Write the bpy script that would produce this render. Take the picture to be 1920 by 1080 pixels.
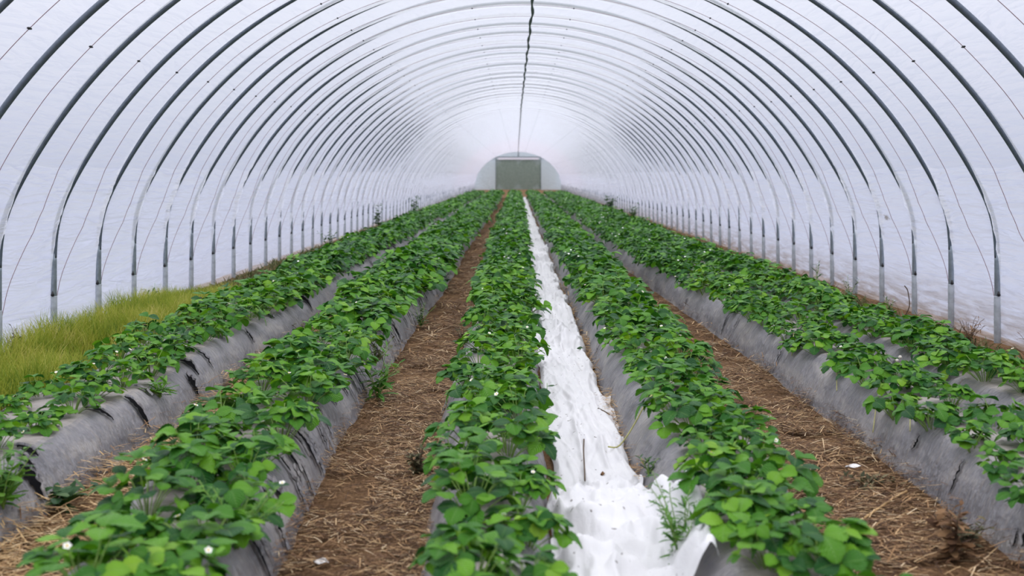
import bpy, math
import numpy as np
from mathutils import Vector

scene = bpy.context.scene
for ob in list(bpy.data.objects):
    bpy.data.objects.remove(ob, do_unlink=True)
COL = scene.collection
rng = np.random.default_rng(11)
PI = math.pi

# ------------------------------------------------------------------ camera, sky, exposure
F_PX = 2174.0                       # focal length in pixels of the 1920-wide frame
VPX, HOR = 970.0, 327.0             # vanishing point / horizon of the photograph
CAM_H = 1.43
cam = bpy.data.cameras.new('camera')
cam_ob = bpy.data.objects.new('camera', cam)
COL.objects.link(cam_ob)
cam.sensor_width = 36.0
cam.lens = F_PX / 1920 * 36.0
cam.shift_x = (960 - VPX) / 1920
cam.shift_y = (HOR - 540) / 1920
cam.clip_start, cam.clip_end = 0.05, 400
cam_ob.location = (0, 0, CAM_H)
cam_ob.rotation_euler = (PI / 2, 0, 0)
cam.dof.use_dof = True
cam.dof.focus_distance = 8.0
cam.dof.aperture_fstop = 2.6
scene.camera = cam_ob

scene.view_settings.view_transform = 'Standard'
scene.view_settings.look = 'None'
scene.view_settings.gamma = 1.0
scene.view_settings.use_curve_mapping = False
scene.view_settings.exposure = 0.0
scene.cycles.use_denoising = True
scene.cycles.max_bounces = 9
scene.cycles.diffuse_bounces = 4
scene.cycles.transparent_max_bounces = 12
scene.cycles.sample_clamp_indirect = 6.0

world = bpy.data.worlds.new('overcast_sky')
scene.world = world
world.use_nodes = True
wn, wl = world.node_tree.nodes, world.node_tree.links
wn.clear()
w_out = wn.new('ShaderNodeOutputWorld')
w_bg = wn.new('ShaderNodeBackground')
w_tc = wn.new('ShaderNodeTexCoord')
w_sep = wn.new('ShaderNodeSeparateXYZ')
w_ramp = wn.new('ShaderNodeValToRGB')
wl.new(w_tc.outputs['Generated'], w_sep.inputs[0])
wl.new(w_sep.outputs['Z'], w_ramp.inputs[0])
wl.new(w_ramp.outputs[0], w_bg.inputs[0])
wl.new(w_bg.outputs[0], w_out.inputs[0])
e = w_ramp.color_ramp.elements
e[0].position = 0.0
e[0].color = (0.545, 0.58, 0.745, 1)
e[1].position = 1.0
e[1].color = (4.15, 4.05, 3.95, 1)
SKY_STRENGTH = 1.0
w_bg.inputs[1].default_value = SKY_STRENGTH

# ------------------------------------------------------------------ helpers
def _hash(ix, iy, seed):
    h = (ix.astype(np.int64) * 374761393 + iy.astype(np.int64) * 668265263 + seed * 974711) & 0x7fffffff
    h = ((h ^ (h >> 13)) * 1274126177) & 0x7fffffff
    h = h ^ (h >> 16)
    return (h & 0xffff) / 65535.0

def vnoise(x, y, seed=0):
    x, y = np.broadcast_arrays(np.asarray(x, float), np.asarray(y, float))
    ix, iy = np.floor(x), np.floor(y)
    fx, fy = x - ix, y - iy
    fx = fx * fx * fx * (fx * (fx * 6 - 15) + 10)
    fy = fy * fy * fy * (fy * (fy * 6 - 15) + 10)
    a = _hash(ix, iy, seed); b = _hash(ix + 1, iy, seed)
    c = _hash(ix, iy + 1, seed); d = _hash(ix + 1, iy + 1, seed)
    return (a * (1 - fx) + b * fx) * (1 - fy) + (c * (1 - fx) + d * fx) * fy

def fbm(x, y, seed=0, octv=3):
    s, a, t = 0.0, 1.0, 0.0
    for k in range(octv):
        s = s + a * vnoise(np.asarray(x) * 2 ** k, np.asarray(y) * 2 ** k, seed + 17 * k)
        t += a
        a *= 0.5
    return s / t - 0.5

def smooth(a, b, x):
    t = np.clip((np.asarray(x, float) - a) / (b - a), 0, 1)
    return t * t * (3 - 2 * t)

class QB:
    """collects quads into one mesh"""
    def __init__(self):
        self.v, self.q, self.m, self.uv, self.n = [], [], [], [], 0
    def add(self, v, q, mat=0, uv=None):
        v = np.asarray(v, float).reshape(-1, 3)
        q = np.asarray(q, np.int64).reshape(-1, 4)
        self.v.append(v); self.q.append(q + self.n)
        self.m.append(np.full(len(q), mat, np.int32))
        self.uv.append(np.zeros((len(v), 2)) if uv is None else np.asarray(uv, float).reshape(-1, 2))
        self.n += len(v)
    def grid(self, P, mat=0, closed_u=False, uv=None):
        """P: (a, b, 3) grid of points"""
        a, b = P.shape[:2]
        idx = np.arange(a * b).reshape(a, b)
        if closed_u:
            idx = np.concatenate([idx, idx[:, :1]], axis=1)
        q = np.stack([idx[:-1, :-1], idx[:-1, 1:], idx[1:, 1:], idx[1:, :-1]], -1).reshape(-1, 4)
        self.add(P.reshape(-1, 3), q, mat, uv)
    def tube(self, pts, r, seg=8, mat=0, caps=True):
        pts = np.asarray(pts, float)
        n = len(pts)
        r = np.broadcast_to(np.asarray(r, float), (n,))
        t = np.gradient(pts, axis=0)
        t /= np.linalg.norm(t, axis=1, keepdims=True) + 1e-12
        ref = np.array([0, 0, 1.0]) if abs(t[0][2]) < 0.9 else np.array([1.0, 0, 0])
        if np.any(np.abs(t @ ref) > 0.97):
            ref = np.array([0, 1.0, 0])
        u = np.cross(t, ref); u /= np.linalg.norm(u, axis=1, keepdims=True) + 1e-12
        w = np.cross(u, t)
        a = np.linspace(0, 2 * PI, seg, endpoint=False)
        P = pts[:, None, :] + r[:, None, None] * (np.cos(a)[None, :, None] * u[:, None, :] + np.sin(a)[None, :, None] * w[:, None, :])
        if caps:
            P = np.concatenate([np.repeat(pts[:1, None, :], seg, 1) + (P[:1] - pts[:1, None, :]) * 0.02, P,
                                np.repeat(pts[-1:, None, :], seg, 1) + (P[-1:] - pts[-1:, None, :]) * 0.02], 0)
        self.grid(P, mat, closed_u=True)
    def box(self, c, s, mat=0):
        x, y, z = np.array(s) / 2
        v = np.array([[-x, -y, -z], [x, -y, -z], [x, y, -z], [-x, y, -z], [-x, -y, z], [x, -y, z], [x, y, z], [-x, y, z]]) + np.array(c)
        self.add(v, [[0, 3, 2, 1], [4, 5, 6, 7], [0, 1, 5, 4], [1, 2, 6, 5], [2, 3, 7, 6], [3, 0, 4, 7]], mat)
    def mesh(self, name, mats, smoothed=True):
        v = np.concatenate(self.v); q = np.concatenate(self.q); m = np.concatenate(self.m); uv = np.concatenate(self.uv)
        me = bpy.data.meshes.new(name)
        me.vertices.add(len(v)); me.vertices.foreach_set('co', v.astype(np.float32).ravel())
        me.loops.add(len(q) * 4); me.loops.foreach_set('vertex_index', q.astype(np.int32).ravel())
        me.polygons.add(len(q))
        me.polygons.foreach_set('loop_start', np.arange(0, len(q) * 4, 4, dtype=np.int32))
        me.polygons.foreach_set('loop_total', np.full(len(q), 4, np.int32))
        me.polygons.foreach_set('material_index', m)
        me.polygons.foreach_set('use_smooth', np.full(len(q), smoothed))
        ul = me.uv_layers.new(name='UVMap')
        ul.data.foreach_set('uv', uv[q.ravel()].astype(np.float32).ravel())
        for mt in (mats if isinstance(mats, (list, tuple)) else [mats]):
            me.materials.append(mt)
        me.update(calc_edges=True)
        me.validate()
        return me
    def obj(self, name, mats, parent=None, smoothed=True):
        return link(name, self.mesh(name, mats, smoothed), parent)

def link(name, me, parent=None):
    o = bpy.data.objects.new(name, me)
    COL.objects.link(o)
    if parent is not None:
        o.parent = parent
    return o

def tag(o, label, cat, group=None, kind=None):
    o['label'] = label
    o['category'] = cat
    if group: o['group'] = group
    if kind: o['kind'] = kind
    return o

def struct(o):
    o['kind'] = 'structure'
    return o

def empty(name, loc, rz=0.0):
    o = bpy.data.objects.new(name, None)
    o.empty_display_size = 0.1
    COL.objects.link(o)
    o.location = loc
    o.rotation_euler = (0, 0, rz)
    return o

ORD = ['first', 'second', 'third', 'fourth', 'fifth', 'sixth', 'seventh', 'eighth', 'ninth', 'tenth', 'eleventh', 'twelfth',
       'thirteenth', 'fourteenth', 'fifteenth', 'sixteenth', 'seventeenth', 'eighteenth', 'nineteenth', 'twentieth',
       'twenty-first', 'twenty-second', 'twenty-third', 'twenty-fourth', 'twenty-fifth', 'twenty-sixth', 'twenty-seventh',
       'twenty-eighth', 'twenty-ninth', 'thirtieth', 'thirty-first', 'thirty-second']

def px(X, Y, Z):
    return VPX + F_PX * X / Y, HOR + F_PX * (CAM_H - Z) / Y

# ------------------------------------------------------------------ materials
class NT:
    def __init__(self, name):
        self.mat = bpy.data.materials.new(name)
        self.mat.use_nodes = True
        self.n, self.l = self.mat.node_tree.nodes, self.mat.node_tree.links
        self.n.clear()
        self.out = self.n.new('ShaderNodeOutputMaterial')
    def node(self, t, **kw):
        nd = self.n.new(t)
        for k, v in kw.items():
            setattr(nd, k, v)
        return nd
    def ln(self, a, b):
        self.l.new(a, b)
    def coord(self, scale=(1, 1, 1), which='Object'):
        tc = self.node('ShaderNodeTexCoord')
        mp = self.node('ShaderNodeMapping')
        mp.inputs['Scale'].default_value = scale
        self.ln(tc.outputs[which], mp.inputs[0])
        return mp.outputs[0]
    def noise(self, vec, scale, detail=3, rough=0.55):
        nd = self.node('ShaderNodeTexNoise')
        nd.inputs['Scale'].default_value = scale
        nd.inputs['Detail'].default_value = detail
        nd.inputs['Roughness'].default_value = rough
        if vec is not None:
            self.ln(vec, nd.inputs['Vector'])
        return nd.outputs['Fac']
    def ramp(self, fac, stops):
        nd = self.node('ShaderNodeValToRGB')
        el = nd.color_ramp.elements
        while len(el) < len(stops):
            el.new(0.5)
        for q, (p, c) in zip(el, stops):
            q.position = p
            q.color = (c[0], c[1], c[2], 1) if not isinstance(c, (int, float)) else (c, c, c, 1)
        self.ln(fac, nd.inputs[0])
        return nd.outputs[0]
    def mix(self, fac, a, b, mode='MIX'):
        nd = self.node('ShaderNodeMix', data_type='RGBA', blend_type=mode)
        if isinstance(fac, (int, float)): nd.inputs[0].default_value = fac
        else: self.ln(fac, nd.inputs[0])
        for i, c in ((6, a), (7, b)):
            if isinstance(c, (tuple, list)): nd.inputs[i].default_value = (c[0], c[1], c[2], 1)
            else: self.ln(c, nd.inputs[i])
        return nd.outputs[2]
    def math(self, op, a, b=None, clamp=False):
        nd = self.node('ShaderNodeMath', operation=op)
        nd.use_clamp = clamp
        for i, c in ((0, a), (1, b)):
            if c is None: continue
            if isinstance(c, (int, float)): nd.inputs[i].default_value = c
            else: self.ln(c, nd.inputs[i])
        return nd.outputs[0]
    def bump(self, h, strength=0.3, dist=0.01):
        nd = self.node('ShaderNodeBump')
        nd.inputs['Strength'].default_value = strength
        nd.inputs['Distance'].default_value = dist
        self.ln(h, nd.inputs['Height'])
        return nd.outputs[0]
    def principled(self, col, rough=0.5, metal=0.0, spec=0.5, normal=None):
        p = self.node('ShaderNodeBsdfPrincipled')
        if isinstance(col, (tuple, list)): p.inputs['Base Color'].default_value = (col[0], col[1], col[2], 1)
        else: self.ln(col, p.inputs['Base Color'])
        if isinstance(rough, (int, float)): p.inputs['Roughness'].default_value = rough
        else: self.ln(rough, p.inputs['Roughness'])
        p.inputs['Metallic'].default_value = metal
        p.inputs['Specular IOR Level'].default_value = spec
        if normal is not None: self.ln(normal, p.inputs['Normal'])
        return p.outputs[0]
    def mixs(self, fac, a, b):
        nd = self.node('ShaderNodeMixShader')
        if isinstance(fac, (int, float)): nd.inputs[0].default_value = fac
        else: self.ln(fac, nd.inputs[0])
        self.ln(a, nd.inputs[1]); self.ln(b, nd.inputs[2])
        return nd.outputs[0]
    def done(self, sh):
        self.ln(sh, self.out.inputs[0])
        return self.mat

def simple(name, col, rough=0.5, metal=0.0, spec=0.5, var=0.0, scale=20):
    t = NT(name)
    if var:
        n = t.noise(t.coord(), scale, 4)
        c = t.ramp(n, [(0.3, [x * (1 - var) for x in col]), (0.7, [min(1, x * (1 + var)) for x in col])])
        return t.done(t.principled(c, rough, metal, spec))
    return t.done(t.principled(col, rough, metal, spec))

def film_material(name, stain, tint=(0.85, 0.87, 0.95), transp=0.50, transl=0.31, bump=0.6, spot=None):
    t = NT(name)
    vec = t.coord((1.3, 0.42, 3.8))
    def crease(scale, dist):
        nd = t.node('ShaderNodeTexNoise')
        nd.inputs['Scale'].default_value = scale; nd.inputs['Detail'].default_value = 2.5
        nd.inputs['Roughness'].default_value = 0.5; nd.inputs['Distortion'].default_value = dist
        t.ln(vec, nd.inputs['Vector'])
        a = t.math('ABSOLUTE', t.math('SUBTRACT', nd.outputs['Fac'], 0.5))
        return t.math('POWER', t.math('SUBTRACT', 1.0, t.math('MULTIPLY', a, 3.0, True), True), 3.0)
    hgt = t.math('ADD', crease(1.7, 0.7), t.math('MULTIPLY', crease(3.6, 0.4), 0.45))
    hgt = t.math('ADD', hgt, t.math('MULTIPLY', t.noise(t.coord((6, 1.6, 16)), 2.0, 3, 0.6), 0.25))
    nrm = t.bump(hgt, bump, 0.06)
    tc = t.node('ShaderNodeTexCoord')
    sep = t.node('ShaderNodeSeparateXYZ')
    t.ln(tc.outputs['Object'], sep.inputs[0])
    z = sep.outputs['Z']
    dirt_n = t.ramp(t.noise(t.coord((0.7, 0.7, 7.0)), 2.5, 5, 0.65), [(0.36, 0.10), (0.62, 0.85)])
    low = t.ramp(z, [(0.04, 1.0), (0.52 if stain > .5 else 0.30, 0.0)])
    fac = t.math('MULTIPLY', t.math('MULTIPLY', low, dirt_n), stain, True)
    col = t.mix(fac, tint, (0.33, 0.24, 0.155))
    if spot:                                   # one brown smear on the sheet
        dy = t.math('MULTIPLY', t.math('SUBTRACT', sep.outputs['Y'], spot[0]), 4.2)
        dz = t.math('MULTIPLY', t.math('SUBTRACT', z, spot[1]), 13.0)
        dd = t.math('SQRT', t.math('ADD', t.math('MULTIPLY', dy, dy), t.math('MULTIPLY', dz, dz)))
        dd = t.math('ADD', dd, t.math('MULTIPLY', t.noise(t.coord((5, 5, 22)), 3.0, 4, 0.7), 1.1))
        col = t.mix(t.ramp(dd, [(0.75, 0.8), (1.15, 0.0)]), col, (0.30, 0.25, 0.19))
    # scattered fine dust marks
    sp = t.ramp(t.noise(t.coord((1.5, 1.0, 7.0)), 5.0, 4, 0.6), [(0.70, 0.0), (0.78, 1.0)])
    lowband = t.ramp(z, [(0.9, 1.0), (1.0, 0.0)])
    col = t.mix(t.math('MULTIPLY', sp, 0.28), col, (0.55, 0.52, 0.48))
    d = t.node('ShaderNodeBsdfDiffuse'); t.ln(col, d.inputs[0]); t.ln(nrm, d.inputs['Normal'])
    tr = t.node('ShaderNodeBsdfTranslucent'); t.ln(col, tr.inputs[0]); t.ln(nrm, tr.inputs['Normal'])
    g = t.node('ShaderNodeBsdfGlossy'); g.inputs['Roughness'].default_value = 0.28
    g.inputs['Color'].default_value = (0.9, 0.9, 0.9, 1); t.ln(nrm, g.inputs['Normal'])
    tp = t.node('ShaderNodeBsdfTransparent'); t.ln(col, tp.inputs[0])
    s = t.mixs(transl, d.outputs[0], tr.outputs[0])
    s = t.mixs(0.14, s, g.outputs[0])
    s = t.mixs(transp, s, tp.outputs[0])
    return t.done(s)

def leaf_material(name, stops, gloss=0.40, transl=0.22, veins=True):
    t = NT(name)
    geo = t.node('ShaderNodeNewGeometry')
    oi = t.node('ShaderNodeObjectInfo')
    r = t.math('ADD', t.math('MULTIPLY', geo.outputs['Random Per Island'], 0.8), t.math('MULTIPLY', oi.outputs['Random'], 0.2))
    col = t.ramp(r, stops)
    nrm = None
    if veins:
        uv = t.node('ShaderNodeUVMap')
        sp = t.node('ShaderNodeSeparateXYZ'); t.ln(uv.outputs[0], sp.inputs[0])
        au = t.math('ABSOLUTE', t.math('SUBTRACT', sp.outputs[0], 0.5))
        ph = t.math('SUBTRACT', t.math('MULTIPLY', sp.outputs[1], 8.0), t.math('MULTIPLY', au, 7.0))
        tri = t.math('PINGPONG', ph, 0.5)
        nrm = t.bump(tri, 0.55, 0.012)
        vein = t.ramp(au, [(0.0, 1.0), (0.05, 0.0)])
        col = t.mix(t.math('MULTIPLY', vein, 0.35), col, (0.20, 0.36, 0.10))
    p = t.principled(col, gloss, 0, 0.28, nrm)
    tr = t.node('ShaderNodeBsdfTranslucent')
    t.ln(t.mix(1.0, col, (1.25, 1.25, 0.5), 'MULTIPLY'), tr.inputs[0])
    return t.done(t.mixs(transl, p, tr.outputs[0]))

def island_material(name, stops, rough=0.8, transl=0.0, patch=0.0):
    t = NT(name)
    geo = t.node('ShaderNodeNewGeometry')
    fac = geo.outputs['Random Per Island']
    if patch:                                  # clumps that ripened to straw, clumps still green
        pn = t.noise(t.coord((1.6, 1.0, 0.0)), 1.7, 3, 0.6)
        fac = t.math('ADD', t.math('MULTIPLY', fac, 0.5), t.math('MULTIPLY', t.math('SUBTRACT', pn, 0.34), patch), True)
    col = t.ramp(fac, stops)
    s = t.principled(col, rough, 0, 0.25)
    if transl:
        tr = t.node('ShaderNodeBsdfTranslucent'); t.ln(col, tr.inputs[0])
        s = t.mixs(transl, s, tr.outputs[0])
    return t.done(s)

M = {}
M['film'] = film_material('clear_white_film', 0.0, bump=0.38)
M['film_left'] = film_material('clear_white_film_side', 0.15, transp=0.45, transl=0.38)
M['film_right'] = film_material('clear_white_film_muddy', 1.0, transp=0.45, transl=0.38, spot=(12.35, 0.97))
M['film_end'] = film_material('end_film_painted_shade', 0.1, (0.52, 0.60, 0.65), 0.12, 0.45)  # tree shade on the end panes is put into this darker grey-blue tint
M['hoop'] = simple('dull_steel', (0.12, 0.145, 0.18), 0.42, 0.5, 0.4, 0.15, 30)
M['post'] = simple('galvanised_post', (0.24, 0.28, 0.315), 0.45, 0.4, 0.4, 0.15, 25)
M['sleeve'] = simple('galvanised_sleeve', (0.36, 0.39, 0.42), 0.45, 0.3, 0.45, 0.18, 18)
M['bolt'] = simple('dark_bolt', (0.02, 0.02, 0.022), 0.6)
M['rope'] = simple('red_brown_cord', (0.26, 0.165, 0.175), 0.8)
M['purlin'] = simple('dark_green_ridge', (0.055, 0.085, 0.075), 0.6, 0, 0.3, 0.2, 20)
M['black'] = simple('dark_underside', (0.006, 0.006, 0.007), 0.95, 0, 0.05)

def soil_material():
    t = NT('brown_soil')
    c = t.coord()
    a = t.noise(c, 3.0, 6, 0.65)
    b = t.noise(t.coord((60, 22, 40)), 1.0, 4, 0.7)
    col = t.ramp(a, [(0.3, (0.062, 0.034, 0.018)), (0.5, (0.14, 0.079, 0.039)), (0.72, (0.28, 0.165, 0.082))])
    col = t.mix(t.ramp(b, [(0.45, 0.0), (0.72, 0.8)]), col, (0.36, 0.21, 0.11))
    nrm = t.bump(t.math('ADD', t.noise(c, 45, 5, 0.7), t.math('MULTIPLY', b, 0.6)), 0.9, 0.03)
    return t.done(t.principled(col, 0.95, 0, 0.1, nrm))
M['soil'] = soil_material()

def mulch_material():
    t = NT('grey_mulch_plastic')
    c = t.coord((9, 30, 9))
    wr = t.noise(c, 1.0, 4, 0.6)
    fine = t.noise(t.coord((14, 60, 14)), 1.0, 3, 0.6)
    big = t.noise(t.coord((2, 1.2, 5)), 1.8, 5, 0.6)
    col = t.ramp(big, [(0.28, (0.115, 0.113, 0.127)), (0.5, (0.215, 0.209, 0.222)), (0.70, (0.35, 0.33, 0.315))])
    dust = t.ramp(fine, [(0.5, 0.0), (0.75, 0.5)])
    col = t.mix(dust, col, (0.36, 0.315, 0.27))
    geo = t.node('ShaderNodeNewGeometry')
    sp = t.node('ShaderNodeSeparateXYZ'); t.ln(geo.outputs['True Normal'], sp.inputs[0])
    flat = t.ramp(sp.outputs['Z'], [(0.90, 0.0), (0.99, 0.65)])
    col = t.mix(flat, col, (0.40, 0.35, 0.31))           # dust settles on the level top
    nrm = t.bump(t.math('ADD', wr, t.math('MULTIPLY', fine, 0.35)), 0.8, 0.045)
    rough = t.ramp(big, [(0.3, 0.28), (0.7, 0.55)])
    return t.done(t.principled(col, rough, 0, 0.5, nrm))
M['mulch'] = mulch_material()

def fleece_material():
    t = NT('white_fleece')
    c = t.coord()
    n = t.noise(c, 5.0, 4)
    col = t.ramp(n, [(0.3, (0.86, 0.86, 0.875)), (0.7, (0.92, 0.92, 0.925))])
    spk = t.ramp(t.noise(t.coord((1, 1, 1)), 38.0, 1, 0.5), [(0.735, 0.0), (0.755, 1.0)])
    col = t.mix(t.math('MULTIPLY', spk, 0.75), col, (0.12, 0.09, 0.07))
    nrm = t.bump(t.noise(t.coord((30, 7, 20)), 1.0, 5, 0.65), 0.35, 0.02)
    d = t.principled(col, 0.85, 0, 0.1, nrm)
    tr = t.node('ShaderNodeBsdfTranslucent'); t.ln(col, tr.inputs[0]); t.ln(nrm, tr.inputs['Normal'])
    return t.done(t.mixs(0.25, d, tr.outputs[0]))
M['fleece'] = fleece_material()

M['leaf'] = leaf_material('strawberry_leaf', [(0.0, (0.012, 0.070, 0.020)), (0.30, (0.026, 0.130, 0.016)),
                                              (0.60, (0.070, 0.235, 0.014)), (0.85, (0.145, 0.36, 0.018)), (1.0, (0.27, 0.48, 0.035))])
M['stem'] = simple('pale_green_stem', (0.20, 0.33, 0.07), 0.5, 0, 0.3, 0.2, 30)
M['runner'] = simple('pale_yellow_runner', (0.42, 0.40, 0.16), 0.5, 0, 0.3, 0.2, 30)
M['petal'] = simple('white_petal', (0.88, 0.88, 0.84), 0.7, 0, 0.2)
M['yolk'] = simple('yellow_flower_centre', (0.75, 0.55, 0.06), 0.7, 0, 0.2)
M['grass'] = island_material('yellow_green_grass', [(0.0, (0.09, 0.17, 0.015)), (0.4, (0.26, 0.33, 0.03)), (0.72, (0.46, 0.45, 0.08)), (1.0, (0.74, 0.60, 0.28))], 0.6, 0.35, 1.5)
M['dullgrass'] = island_material('olive_weed', [(0.0, (0.045, 0.07, 0.02)), (0.5, (0.11, 0.125, 0.045)), (1.0, (0.22, 0.17, 0.085))], 0.7, 0.25)
M['straw'] = island_material('straw', [(0.0, (0.045, 0.022, 0.012)), (0.48, (0.155, 0.08, 0.037)), (0.78, (0.38, 0.22, 0.10)), (0.92, (0.62, 0.43, 0.22)), (1.0, (0.74, 0.60, 0.40))], 0.75)
M['gold'] = island_material('golden_straw', [(0.0, (0.16, 0.085, 0.04)), (0.4, (0.36, 0.215, 0.095)), (0.8, (0.55, 0.37, 0.17)), (1.0, (0.72, 0.57, 0.35))], 0.7)
M['weed'] = leaf_material('bright_weed_leaf', [(0.0, (0.035, 0.13, 0.02)), (0.5, (0.085, 0.23, 0.03)), (1.0, (0.17, 0.34, 0.05))], 0.5, 0.3, False)
M['darkweed'] = leaf_material('dark_weed_leaf', [(0.0, (0.018, 0.06, 0.02)), (0.5, (0.035, 0.10, 0.03)), (1.0, (0.08, 0.15, 0.05))], 0.5, 0.25, False)
M['deadweed'] = island_material('withered_leaf', [(0.0, (0.045, 0.05, 0.025)), (0.5, (0.10, 0.10, 0.05)), (1.0, (0.22, 0.18, 0.10))], 0.8, 0.15)
M['brownweed'] = island_material('brown_dead_leaf', [(0.0, (0.07, 0.035, 0.018)), (0.5, (0.17, 0.09, 0.04)), (1.0, (0.33, 0.20, 0.10))], 0.8, 0.15)
M['twig'] = simple('dry_twig', (0.10, 0.065, 0.04), 0.8)
M['paleweed'] = simple('dry_seed_head', (0.72, 0.68, 0.60), 0.8)
M['scrap'] = simple('white_scrap', (0.85, 0.84, 0.82), 0.6)
M['batten'] = simple('white_batten', (0.78, 0.76, 0.80), 0.6)
M['frame'] = simple('grey_end_frame', (0.12, 0.14, 0.16), 0.5, 0.2)

def net_material():
    t = NT('green_shade_net')
    tp = t.node('ShaderNodeBsdfTransparent')
    n = t.noise(t.coord((1, 1, 1)), 6.0, 3)
    col = t.ramp(n, [(0.3, (0.17, 0.215, 0.185)), (0.7, (0.23, 0.27, 0.24))])
    s = t.principled(col, 0.85, 0, 0.1)
    tr = t.node('ShaderNodeBsdfTranslucent'); t.ln(col, tr.inputs[0])
    return t.done(t.mixs(0.08, t.mixs(0.4, s, tr.outputs[0]), tp.outputs[0]))
M['net'] = net_material()

# ------------------------------------------------------------------ tunnel geometry
W, KNEE = 4.0, 1.04
ARC_R, ARC_C = 4.37, -0.72
CX = 0.07                                # tunnel axis beside the camera
BAY, Y0 = 1.035, 9.83                    # hoop spacing, first hoop whose foot is in the picture
Y_END = Y0 + 94 * BAY
Y_BACK = Y0 - 16 * BAY
TH0 = math.asin((KNEE - ARC_C) / ARC_R)

def section():
    """points (x, z), inward normals and length along the cover's cross-section, left foot to right foot;
    the knee between post and arch is a smooth bend"""
    h = np.linspace(-0.06, KNEE, 111)[:-1]
    th = np.linspace(TH0, PI / 2, 501)
    P = np.concatenate([np.stack([np.full(len(h), -W), h], 1), np.stack([-ARC_R * np.cos(th), ARC_C + ARC_R * np.sin(th)], 1)])
    d = np.concatenate([[0], np.cumsum(np.linalg.norm(np.diff(P, axis=0), axis=1))])
    t = np.arange(0, d[-1] + 1e-9, 0.01)
    P = np.stack([np.interp(t, d, P[:, 0]), np.interp(t, d, P[:, 1])], 1)
    k = np.exp(-0.5 * (np.arange(-60, 61) / 20.0) ** 2); k /= k.sum()
    pad = np.concatenate([P[0] + (P[0] - P[1]) * np.arange(60, 0, -1)[:, None], P, (P[::-1] * [-1, 1])[1:61]])
    Q = np.stack([np.convolve(pad[:, c], k, 'valid') for c in (0, 1)], 1)
    w = np.exp(-((P[:, 1] - KNEE) / 0.75) ** 4)[:, None]
    P = P * (1 - w) + Q * w
    d = np.concatenate([[0], np.cumsum(np.linalg.norm(np.diff(P, axis=0), axis=1))])
    s1 = np.concatenate([np.arange(0, 1.75, 0.027), np.arange(1.75, d[-1], 0.085)])
    L = np.stack([np.interp(s1, d, P[:, 0]), np.interp(s1, d, P[:, 1])], 1)
    P = np.concatenate([L, [[0.0, ARC_C + ARC_R]], L[::-1] * [-1, 1]])
    d = np.concatenate([[0], np.cumsum(np.linalg.norm(np.diff(P, axis=0), axis=1))])
    T = np.gradient(P, axis=0); T /= np.linalg.norm(T, axis=1, keepdims=True)
    N = np.stack([T[:, 1], -T[:, 0]], 1)
    return P, N, d
SP, SN, SD = section()
SH = SP[:, 1]
I_L = int(np.argmax(SH > 1.5)); I_R = len(SH) - 1 - I_L      # lap seam between side sheets and roof sheet
U_ROPE = 0.43
def bulge(h):
    b = np.interp(h, [-0.1, 0.15, 0.5, 0.8, 1.0, 1.2, 1.5, 2.0, 2.6, 3.2, 3.65],
                  [0.02, 0.02, 0.05, 0.115, 0.15, 0.145, 0.085, 0.05, 0.056, 0.10, 0.14])
    return b
def prof(u):
    u = np.asarray(u, float)
    ww = np.where(u < U_ROPE, u / U_ROPE * 0.5, 0.5 + (u - U_ROPE) / (1 - U_ROPE) * 0.5)
    return np.clip(np.sin(PI * np.clip(ww, 0, 1)), 0, 1) ** 0.48

US = np.array([0, .025, .06, .11, .18, .26, .345, .43, .52, .61, .70, .78, .85, .91, .955, .98])
nb = int(round((Y_END - Y_BACK) / BAY))
yy = np.concatenate([Y_BACK + (k + US) * BAY for k in range(nb)] + [[Y_END]])
uu = np.concatenate([np.tile(US, nb), [0.0]])
YY, HH = np.meshgrid(yy, SH, indexing='ij')
UU = np.repeat(uu[:, None], len(SH), 1)
DD = np.repeat(SD[None, :], len(yy), 0)
UR = np.interp(HH, [0, 0.3, 0.6, 0.95, 1.4, 2.0, 3.7], [0.03, 0.05, 0.13, 0.27, 0.38, U_ROPE, U_ROPE])
mask = smooth(0.0, 0.24, np.minimum(UU, 1 - UU)) * smooth(0.02, 0.13, np.abs(UU - UR))
bay_id = np.floor((YY - Y_BACK) / BAY + 1e-6)
side_seed = np.where(SP[None, :, 0] < 0, 0.0, 37.0)
wr = fbm(YY * 1.3 + bay_id * 3.1 + side_seed, DD * 7.5 + YY * 0.8 + bay_id * 1.7, 3, 3)
wr2 = 1 - np.abs(fbm(YY * 1.1 + bay_id * 5.3 + side_seed, DD * 6.0 - YY * 1.6 + 1.5 * fbm(YY, DD, 5, 2), 9, 2)) * 6
wamp = np.interp(HH, [0, 0.5, 1.0, 1.5, 2.0, 3.65], [0.030, 0.030, 0.028, 0.016, 0.007, 0.004])
SAG = 0.042
extra = SAG * np.clip((bay_id - 36) / 8.0, 0, 1) * smooth(1.4, 2.0, HH)   # the old sheet hangs slacker far down the tunnel
disp = (bulge(HH) + extra) * prof(UU) - 0.027 + mask * wamp * (wr * 1.7 + 0.75 * np.clip(wr2, 0, 1))
PX = CX + SP[None, :, 0] + SN[None, :, 0] * disp
PZ = SP[None, :, 1] + SN[None, :, 1] * disp
FILM = np.stack([PX, YY, PZ], -1)
for nm, a, b, mt in (('wall_left', 0, I_L, 'film_left'), ('ceiling', I_L, I_R, 'film'), ('wall_right', I_R, len(SH) - 1, 'film_right')):
    q = QB(); q.grid(FILM[:, a:b + 1])
    struct(q.obj(nm, M[mt]))

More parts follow.
